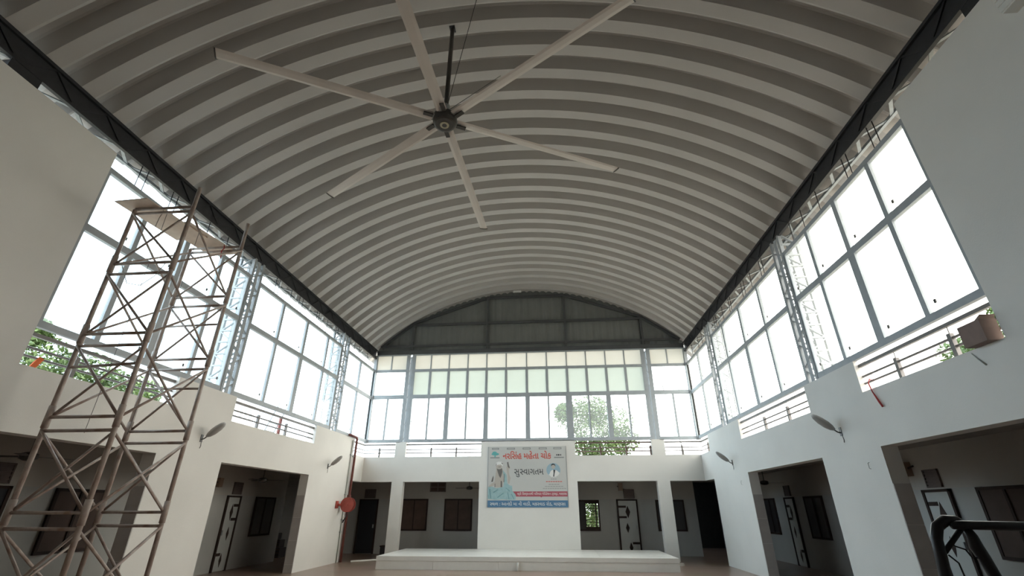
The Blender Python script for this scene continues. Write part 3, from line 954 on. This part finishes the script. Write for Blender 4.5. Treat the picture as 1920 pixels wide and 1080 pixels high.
spots = [((-9.1, 14.94, 2.55), 'dark ceiling fan in the left corridor above the inlaid door', .2),
         ((-9.1, 7.79, 2.55), 'dark ceiling fan in the near left bay behind the scaffold', .9),
         ((-3.84 * .955, 21.2, 2.55), 'dark ceiling fan in the corridor behind the stage', .5),
         ((7.0, 17.7, 2.55), 'dark ceiling fan in the right corridor', -.2)]
for i, (loc, lb, a) in enumerate(spots):
    f = f0 if i == 0 else copy_tree(f0)
    f.location = loc
    f.rotation_euler = (0, 0, a)
    f['label'] = lb

# ================================================================== BIG CEILING FAN
FX, FY, FZ = -1.845, 6.46, 8.37
bf = empty('ceiling_fan', (FX, FY, FZ), 'huge six-blade ceiling fan hanging from the vault', 'fan')
MB().tube([(FX, FY, FZ + .33), (FX, FY, arch_z(FX) + .02)], .045, 12).build('downrod', 'fan_dark', bf, True)
MB().box(FX - .06, FX + .06, FY - .08, FY + .08, arch_z(FX) - .01, arch_z(FX) + .03).build('mounting_plate', 'dark_steel', bf)
MB().tube([(FX, FY, FZ + .06), (FX, FY, FZ + .36)], .075, 14).build('motor_neck', 'galv', bf, True)
MB().tube([(FX, FY, FZ - .13), (FX, FY, FZ - .12), (FX, FY, FZ - .06), (FX, FY, FZ + .06), (FX, FY, FZ + .09)], [.17, .20, .225, .225, .19], 28).build('hub', 'fan_dark', bf)
MB().tube([(FX, FY, FZ - .145), (FX, FY, FZ - .128)], .085, 20).build('badge', 'fan_badge', bf)
MB().tube([(FX, FY, FZ - .15), (FX, FY, FZ - .144)], .045, 16).build('badge_ring', 'fan_dark', bf)
R0, R1 = .24, 3.80
# aerofoil section (chord, height), pitched
sec = [(-.095, 0), (-.06, .022), (0, .033), (.06, .02), (.10, -.004), (.04, -.012), (-.05, -.012)]
pitch = math.radians(9)
sec = [(c * math.cos(pitch) - h * math.sin(pitch), c * math.sin(pitch) + h * math.cos(pitch)) for c, h in sec]
def radial(a, r, c, h):
    return (FX + r * math.cos(a) - c * math.sin(a), FY + r * math.sin(a) + c * math.cos(a), FZ + h)
for k in range(6):
    a = math.radians(27 + 60 * k)
    n = len(sec)
    mb = MB()
    for r_ in (R0, R1):
        mb.v += [radial(a, r_, c, h) for c, h in sec]
    mb.f = [tuple(range(n)), tuple(range(2 * n - 1, n - 1, -1))] + [(i, n + i, n + (i + 1) % n, (i + 1) % n) for i in range(n)]
    bl = flip_fix(mb.build('blade', 'fan_blade', bf))
    mb = MB()
    for r_ in (R1, R1 + .02):
        mb.v += [radial(a, r_, c * 1.08, h * 1.15 - .01) for c, h in sec]
    mb.f = [tuple(range(n)), tuple(range(2 * n - 1, n - 1, -1))] + [(i, n + i, n + (i + 1) % n, (i + 1) % n) for i in range(n)]
    flip_fix(mb.build('tip_cap', 'fan_dark', bl))
    # clamp plate beneath the root of each blade
    p, q = Vector(radial(a, .24, .05, -.03)), Vector(radial(a, .42, .05, -.03))
    MB().bar(p, q, .075, .026).build('blade_clamp', 'fan_dark', bf)
    p, q = Vector(radial(a, .18, 0, 0)), Vector(radial(a, .32, 0, 0))
    MB().bar(p, q, .11, .03).build('blade_root', 'galv', bf)
for dx, dy in ((.9, 1.3), (-.9, 1.0), (.8, -1.0)):
    MB().tube([(FX + dx * .06, FY + dy * .06, FZ + .34), (FX + dx, FY + dy, arch_z(FX + dx) + .02)], .006, 5).build('stay_wire', 'black_paint', bf)

# ================================================================== WALL LAMPS (arm and cobra head), built once
def lamp():
    r = empty('wall_lamp', (0, 0, 0), '', 'lamp', 'wall lamps')
    MB().box(0, .012, -.035, .035, -.09, .07).build('wall_plate', 'fan_dark', r)
    MB().tube([(.012, 0, -.03), (.06, 0, -.02), (.15, 0, .05)], .013, 8).build('arm', 'fan_dark', r, True)
    h = [(0.10, .014, .02, .03), (.16, .06, .05, .07), (.24, .10, .06, .13), (.34, .115, .055, .21), (.42, .09, .04, .28), (.46, .045, .02, .315)]
    mb = MB()
    n = 12
    for d, wd, th, z in h:
        for k in range(n):
            t = 2 * PI * k / n
            mb.v.append((d - math.sin(t) * th * .55, wd * math.cos(t), z + math.sin(t) * th))
    for i in range(len(h) - 1):
        for k in range(n):
            mb.f.append((i * n + k, i * n + (k + 1) % n, (i + 1) * n + (k + 1) % n, (i + 1) * n + k))
    mb.f += [tuple(range(n))[::-1], tuple(range((len(h) - 1) * n, len(h) * n))]
    hd = flip_fix(mb.build('lamp_head', 'lamp_grey', r, True))
    MB().add([(.22, -.05, .075), (.22, .05, .075), (.41, .045, .23), (.41, -.045, .23), (.23, -.05, .066), (.23, .05, .066), (.42, .045, .222), (.42, -.045, .222)],
             [(0, 1, 2, 3), (4, 7, 6, 5), (0, 4, 5, 1), (1, 5, 6, 2), (2, 6, 7, 3), (3, 7, 4, 0)]).build('lens', 'lamp_lens', hd)
    MB().tube([(.006, .02, -.09), (.006, .035, -.17), (.006, .015, -.22)], .006, 5).build('cable_tail', 'fan_dark', r)
    return r
l0 = lamp()
for i, (loc, rz, lb) in enumerate((((XL, 10.23, 3.15), 0, 'grey wall lamp between the scaffold and the left corridor opening'),
                                   ((XL, 16.66, 3.07), 0, 'grey wall lamp above the hose reel'),
                                   ((XR, 10.15, 3.12), PI, 'grey wall lamp on the right wall below the tall column'),
                                   ((XR, 16.55, 3.09), PI, 'small grey wall lamp near the far right corner'))):
    o = l0 if i == 0 else copy_tree(l0)
    o.location = loc
    o.rotation_euler = (0, 0, rz)
    o['label'] = lb

# ================================================================== FIRE HOSE REEL AND PIPES
hr = empty('hose_reel', (XL + .2, 18.2, 1.6), 'round red fire hose reel by the left corner', 'hose reel')
cy, cz = 18.08, 1.86
MB().box(XL + .001, XL + .05, cy - .36, cy - .20, cz - .12, cz + .12).build('bracket', 'red_paint', hr)
MB().box(XL + .04, XL + .10, cy - .30, cy + .02, cz - .03, cz + .03).build('swing_arm', 'red_paint', hr)
xa = XL + .10
def disc(x0, x1, r, name, m_, yo=0.0):
    # the reel is swung out: its axle points along the corridor, towards the camera
    MB().tube([(XL + .32, cy + x0, cz), (XL + .32, cy + x1, cz)], r, 28).build(name, m_, hr)
disc(-.10, -.085, .245, 'side_disc', 'red_paint')
disc(.085, .10, .245, 'side_disc', 'red_paint')
disc(-.085, .085, .19, 'hose_coil', 'crate_dark')
disc(-.13, -.10, .05, 'axle', 'red_paint')
MB().tube([(XL + .30, cy + .1, cz - .18), (XL + .28, cy + .12, cz - .32), (XL + .2, cy + .16, cz - .46), (XL + .12, cy + .2, cz - .58), (XL + .10, cy + .26, cz - .50)], .02, 8).build('hose_tail', 'crate_dark', hr, True)
rp = empty('riser_pipe', (XL + .06, 18.66, 0), 'red fire riser pipe at the end of the left wall', 'pipe')
MB().tube([(XL + .08, 18.66, 0), (XL + .08, 18.66, 4.2), (XL + .08, 18.62, 4.27), (XL + .08, 18.5, 4.29), (XL + .08, 17.9, 4.29)], .045, 10).build('pipe_run', 'red_oxide', rp, True)
MB().tube([(XL + .08, 18.66, 2.12), (XL + .08, 18.66, 2.2)], .065, 10).build('coupling', 'red_oxide', rp)
MB().box(XL, XL + .08, 18.60, 18.72, 3.55, 3.60).build('clip', 'galv', rp)
gp = empty('conduit_pipe', (XL + .03, 18.42, 0), 'thin grey conduit beside the red riser', 'pipe')
MB().tube([(XL + .03, 18.42, 0), (XL + .03, 18.42, 4.15)], .022, 8).build('pipe_run', 'grey_pipe', gp, True)
for z in (.95, 1.35, 2.2, 3.6):
    MB().box(XL, XL + .06, 18.37, 18.47, z, z + .03).build('clip', 'galv', gp)

# ================================================================== SCAFFOLD TOWER
SA, SB, YA, YBK = -7.20, -6.11, 6.205, 7.575
sc = empty('scaffold_tower', ((SA + SB) / 2, (YA + YBK) / 2, 0), 'rusty tube scaffold tower at the left wall', 'scaffold')
LV = [.27, 1.52, 2.75, 4.0, 5.23, 6.42]
RT = .034
legs = [(SA, YA), (SB, YA), (SA, YBK), (SB, YBK)]
tops = {(SA, YA): 6.45, (SB, YA): 6.86, (SA, YBK): 6.45, (SB, YBK): 7.0}
for (x, y) in legs:
    lg = MB().tube([(x, y, .09), (x, y, tops[(x, y)])], RT, 10).build('leg', 'scaffold', sc, True)
    MB().tube([(x, y, .02), (x, y, .10)], .012, 8).build('jack_screw', 'scaffold', lg)
    MB().box(x - .07, x + .07, y - .07, y + .07, 0, .02).build('base_plate', 'scaffold', lg)
    for z in LV[1:-1]:
        MB().tube([(x, y, z - .01), (x, y, z + .30)], RT + .010, 10).build('sleeve', 'scaffold', lg, True)
def cross(p, q, r_=.019, name='brace'):
    MB().tube([p, q], r_, 6).build(name, 'scaffold', sc, True)
for k in range(len(LV) - 1):
    lo, hi = LV[k] + .14, LV[k + 1] - .05
    for y in (YA, YBK):
        cross((SA, y, lo), (SB, y, lo), .025, 'ledger')
        cross((SA, y, hi), (SB, y, hi), .025, 'ledger')
        cross((SA, y + .02, lo), (SB, y + .02, hi))
        cross((SB, y - .02, lo), (SA, y - .02, hi))
    for x in (SA, SB):
        cross((x + .02, YA, lo), (x + .02, YBK, hi))
        cross((x - .02, YBK, lo), (x - .02, YA, hi))
for y in (YA, YBK):
    cross((SA, y, 6.46), (SB, y, 6.46), .025, 'ledger')
cross((SA, YA, 3.62), (SB, YA, 3.66), .022, 'ledger')
cross((SA, YBK, 3.62), (SB, YBK, 3.60), .02, 'ledger')
cross((SA, YBK, 4.78), (SB, YBK, 4.80), .02, 'ledger')
# boards on top
tag(MB().add([(-7.40, 5.98, 6.485), (-6.78, 5.95, 6.485), (-6.62, 7.25, 6.485), (-7.27, 7.27, 6.485), (-7.40, 5.98, 6.505), (-6.78, 5.95, 6.505), (-6.62, 7.25, 6.505), (-7.27, 7.27, 6.505)],
             [(0, 3, 2, 1), (4, 5, 6, 7), (0, 1, 5, 4), (1, 2, 6, 5), (2, 3, 7, 6), (3, 0, 4, 7)]).build('working_board', 'plywood'), 'pale plywood board overhanging the near end of the scaffold top', 'board', 'boards on the scaffold')
tag(MB().add([(-7.20, 6.75, 6.507), (-6.60, 6.72, 6.507), (-6.42, 7.93, 6.507), (-7.06, 7.96, 6.507), (-7.20, 6.75, 6.527), (-6.60, 6.72, 6.527), (-6.42, 7.93, 6.527), (-7.06, 7.96, 6.527)],
             [(0, 3, 2, 1), (4, 5, 6, 7), (0, 1, 5, 4), (1, 2, 6, 5), (2, 3, 7, 6), (3, 0, 4, 7)]).build('working_board', 'plywood'), 'plywood board at the far end of the scaffold top', 'board', 'boards on the scaffold')
tag(MB().tube([(-6.72, 6.26, 6.47), (-6.70, 6.25, 6.40), (-6.73, 6.25, 6.30), (-6.74, 6.25, 6.12)], .008, 6).build('tie_rope', 'scaffold', None, True), 'short rope tied round the near top bar of the scaffold', 'rope')
tag(MB().tube([(-6.45, 7.52, 6.48), (-6.42, 7.51, 6.40), (-6.46, 7.51, 6.34), (-6.44, 7.52, 6.18)], .009, 6).build('tie_rope', 'red_cord', None, True), 'reddish rope tied at the far top bar of the scaffold', 'rope')
tag(MB().tube([(-6.72, 6.35, 6.48), (-6.74, 6.40, 4.6), (-6.80, 6.44, 2.7)], .004, 5).build('hanging_line', 'fan_dark'), 'thin dark line hanging through the scaffold', 'wire')
tag(MB().tube([(-6.50, 6.9, 6.5), (-6.52, 6.92, 4.7), (-6.60, 6.95, 2.75)], .004, 5).build('hanging_line', 'fan_dark'), 'thinner line hanging near the far side of the scaffold', 'wire')
tag(MB().tube([(-6.95, 6.15, 5.3), (-6.75, 6.15, 4.98), (-6.5, 6.15, 4.93), (-6.3, 6.15, 5.1), (-6.2, 6.15, 5.32)], .006, 6).build('loop_cable', 'grey_pipe', None, True), 'slack cable looped between two scaffold legs', 'cable')
hp = empty('tool_heap', (-6.75, 7.0, 0), 'dark tools heaped at the foot of the scaffold', 'tools')
for k in range(7):
    a = k * .9
    MB().tube([(-6.8 + .25 * math.cos(a), 7.0 + .25 * math.sin(a), .02 + .02 * k), (-6.7 - .3 * math.cos(a + .4), 7.0 - .3 * math.sin(a + .4), .10 + .03 * k)], .018, 6).build('rod', 'crate_dark', hp)

# ================================================================== BLACK TUBE FRAME near the camera
s_ = 1.5
def bp(x, z, dy=0.0):
    return (x * s_, 2.4 * s_ + dy, 1.7 + (z - 1.7) * s_)
fr = empty('tubular_stand', (2.55, 3.6, 0), 'black tubular steel stand with arched head and straight top bar', 'stand')
arch_pts = [(2.36, 3.6, .03), bp(1.585, 1.40), bp(1.59, 1.45), bp(1.60, 1.53), bp(1.605, 1.59), bp(1.625, 1.635), bp(1.665, 1.66), bp(1.705, 1.658), bp(1.738, 1.638)]
MB().tube(arch_pts, .033, 12).build('arched_leg', 'black_paint', fr, True)
MB().tube([bp(1.735, 1.64), bp(1.75, 1.60), bp(1.752, 1.56), bp(1.765, 1.52), bp(1.785, 1.44), (2.72, 3.6, .03)], [.022, .03, .038, .036, .033, .033], 12).build('rear_leg', 'black_paint', fr, True)
MB().tube([bp(1.665, 1.638, -.04), bp(1.69, 1.643, -.04), bp(2.6, 1.628, -.04)], [.018, .026, .028], 12).build('top_bar', 'black_paint', fr, True)
MB().tube([bp(1.715, 1.625), bp(1.62, 1.54)], .016, 8).build('brace', 'black_paint', fr, True)
MB().tube([bp(1.60, 1.52), bp(1.66, 1.565), bp(1.705, 1.55), bp(1.72, 1.52), bp(1.75, 1.52)], .005, 6).build('cable', 'black_paint', fr, True)
MB().tube([bp(1.63, 1.53), bp(1.66, 1.50), bp(1.665, 1.44), bp(1.67, 1.35)], .005, 6).build('cable', 'black_paint', fr, True)
MB().tube([bp(2.6, 1.628, -.04), (3.9, 3.55, .03)], .028, 12).build('end_leg', 'black_paint', fr, True)
MB().box(2.2, 4.05, 3.52, 3.68, 0, .035).build('base_rail', 'black_paint', fr)

# small things on the floor and walls
cr = empty('crate_stack', (-11.2, 20.2, 0), 'dark crates stacked at the end of the left corridor', 'crate')
for (x0, x1, y0, y1, z0, z1) in ((-11.5, -10.9, 20.0, 20.5, 0, .34), (-11.45, -10.95, 20.0, 20.4, .35, .62), (-11.35, -11.1, 20.05, 20.35, .63, .85)):
    b_ = MB().box(x0, x1, y0, y1, z0, z1).build('crate', 'crate_dark', cr)
    for k in range(3):
        z = z0 + (z1 - z0) * (k + .3) / 3
        MB().box(x0 - .008, x1 + .008, y0 - .008, y0, z, z + .03).build('slat', 'shutter', b_)
kb = empty('floor_box', (-6.9, 20.9, 0), 'dark maroon box on the floor behind the left end of the stage', 'box')
MB().box(-7.1, -6.75, 20.7, 21.05, 0, .36).build('box_body', 'crate_dark', kb)
MB().box(-7.12, -6.73, 20.68, 21.07, .36, .40).build('lid', 'wood_dark', kb)
fp = tag(MB().box(3.78, 4.22, 18.6, 18.85, 0, .06).build('floor_slab', 'stage_tile'), 'small loose white slab on the floor right of the stage', 'slab')
fh = tag(MB().tube([(-7.4, 18.6, .03), (-7.1, 18.9, .03), (-6.8, 19.2, .03), (-6.3, 19.3, .03), (-5.9, 19.25, .03)], .03, 8).build('floor_pipe', 'white_metal', None, True), 'pale hose lying on the floor by the left end of the stage', 'hose')
nb = empty('notice_board', (CR - .03, 25.5, 1.1), 'faint grey notice board deep in the right passage', 'notice board')
MB().box(CR - .05, CR - .02, 25.2, 25.9, 1.0, 1.9).build('board_frame', 'galv', nb)
MB().box(CR - .055, CR - .05, 25.24, 25.86, 1.04, 1.86).build('board_face', 'dado', nb)
wb = empty('louvred_box', (XR - .08, 3.95, 7.05), 'white louvred box high on the near right wall', 'box')
MB().box(XR - .16, XR - .001, 3.3, 4.12, 7.06, 7.42).build('box_body', 'white_metal', wb)
for k in range(4):
    MB().box(XR - .175, XR - .16, 3.3, 4.12, 7.08 + k * .09, 7.13 + k * .09).build('slat', 'white_metal', wb)
# cable hooks on the walls
for (y, z, xw, sx, lb) in ((16.05, 2.45, XR, -1, 'small wire hook left of the right corridor opening'), (9.55, 2.42, XR, -1, 'small wire hook by the nearest right opening')):
    tag(MB().tube([(xw + sx * .004, y, z + .06), (xw + sx * .03, y, z + .05), (xw + sx * .03, y, z - .04), (xw + sx * .004, y, z - .05)], .006, 6).build('wire_hook', 'lamp_grey', None, True), lb, 'hook')

# ================================================================== OUTSIDE
def tree(name, base, h_trunk, crown, n, leaf, label, group=None):
    """crown: list of (dx, dy, z, radius)"""
    r = empty(name, base, label, 'tree', group)
    bx_, by_, bz_ = base
    MB().tube([(bx_, by_, bz_), (bx_ + .1, by_, bz_ + h_trunk * .5), (bx_ + .05, by_ + .05, bz_ + h_trunk)], [.2, .15, .1], 8).build('trunk', 'bark', r, True)
    for dx, dy, z, rr in crown:
        MB().tube([(bx_ + .05, by_, bz_ + h_trunk * .8), (bx_ + dx * .5, by_ + dy * .5, (bz_ + h_trunk + z) / 2), (bx_ + dx, by_ + dy, z)], [.08, .05, .02], 6).build('branch', 'bark', r, True)
    mb = MB()
    for k in range(n):
        dx, dy, z, rr = random.choice(crown)
        while True:
            p = Vector((random.uniform(-1, 1), random.uniform(-1, 1), random.uniform(-1, 1)))
            if p.length < 1:
                break
        p = p * rr
        c = Vector((bx_ + dx, by_ + dy, z)) + Vector((p.x, p.y, p.z * .8))
        a = Vector((random.gauss(0, 1), random.gauss(0, 1), random.gauss(0, .6))).normalized()
        b = a.cross(Vector((random.gauss(0, 1), random.gauss(0, 1), random.gauss(0, 1)))).normalized()
        l_ = leaf * random.uniform(.6, 1.3)
        mb.add([c - a * l_, c + b * l_ * .4, c + a * l_, c - b * l_ * .4], [(0, 1, 2, 3)])
    mb.build('foliage', 'leaf', r)
    return r
tree('tree', (1.9, 28, -.35), 4.6, [(-.6, 0, 6.6, 1.3), (.4, .3, 7.0, 1.1), (1.4, 0, 6.2, 1.3), (.3, -.3, 5.4, 1.5), (2.0, .3, 5.3, 1.0), (-1.2, .2, 6.9, .7), (-.3, 0, 4.7, 1.2), (1.0, 0, 4.6, 1.2)], 15000, .085, 'leafy tree outside the end wall windows')
tree('tree', (-14.5, 13.2, -.35), 3.4, [(-.4, -1.6, 5.4, 1.2), (0, -.2, 5.3, 1.1), (.2, 1.0, 5.0, 1.1), (-.2, 2.4, 5.0, 1.2), (0, -2.4, 4.6, 1.2), (0, 0.4, 4.2, 1.4), (-.4, -1.9, 6.3, .6)], 13000, .09, 'dense green tree outside the left wall behind the scaffold')
tree('tree', (13.4, 15.2, -.35), 4.6, [(0, -1.2, 6.2, .8), (0, .0, 6.2, .7), (.2, .9, 6.4, .7), (0, -1.4, 6.9, .5), (0, -.6, 5.4, 1.0)], 5000, .08, 'thin tree outside the right wall behind the brown box')
tree('bush', (1.6, 25.0, -.35), .9, [(0, 0, 1.2, .7), (.5, 0, 1.9, .6), (-.4, .1, 1.9, .6), (0, .3, .8, .7), (.2, .1, 2.4, .5)], 4000, .08, 'green bush seen through the barred window behind the stage')
def house(loc, sx, sy, sz, label):
    x, y, z = loc
    r = empty('distant_house', loc, label, 'building', 'distant houses')
    MB().box(x - sx / 2, x + sx / 2, y - sy / 2, y + sy / 2, z, z + sz).build('walls', 'house_wall', r)
    MB().box(x - sx / 2 - .2, x + sx / 2 + .2, y - sy / 2 - .2, y + sy / 2 + .2, z + sz, z + sz + .5).build('parapet', 'house_wall', r)
    for i in range(3):
        for k in range(4):
            MB().box(x - sx / 2 + sx * (.15 + .28 * i), x - sx / 2 + sx * (.28 + .28 * i), y - sy / 2 - .05, y - sy / 2, z + 2 + k * 3.4, z + 3.4 + k * 3.4).build('window', 'house_glass', r)
            MB().box(x + sx / 2, x + sx / 2 + .05, y - sy / 2 + sy * (.15 + .28 * i), y - sy / 2 + sy * (.28 + .28 * i), z + 2 + k * 3.4, z + 3.4 + k * 3.4).build('window', 'house_glass', r)
    return r
house((-41, 56.5, -.35), 5, 3.4, 17.2, 'pale tower block far beyond the left glazing')
house((-44, 51.0, -.35), 5, 5.5, 15.2, 'lower pale block beside the distant tower')
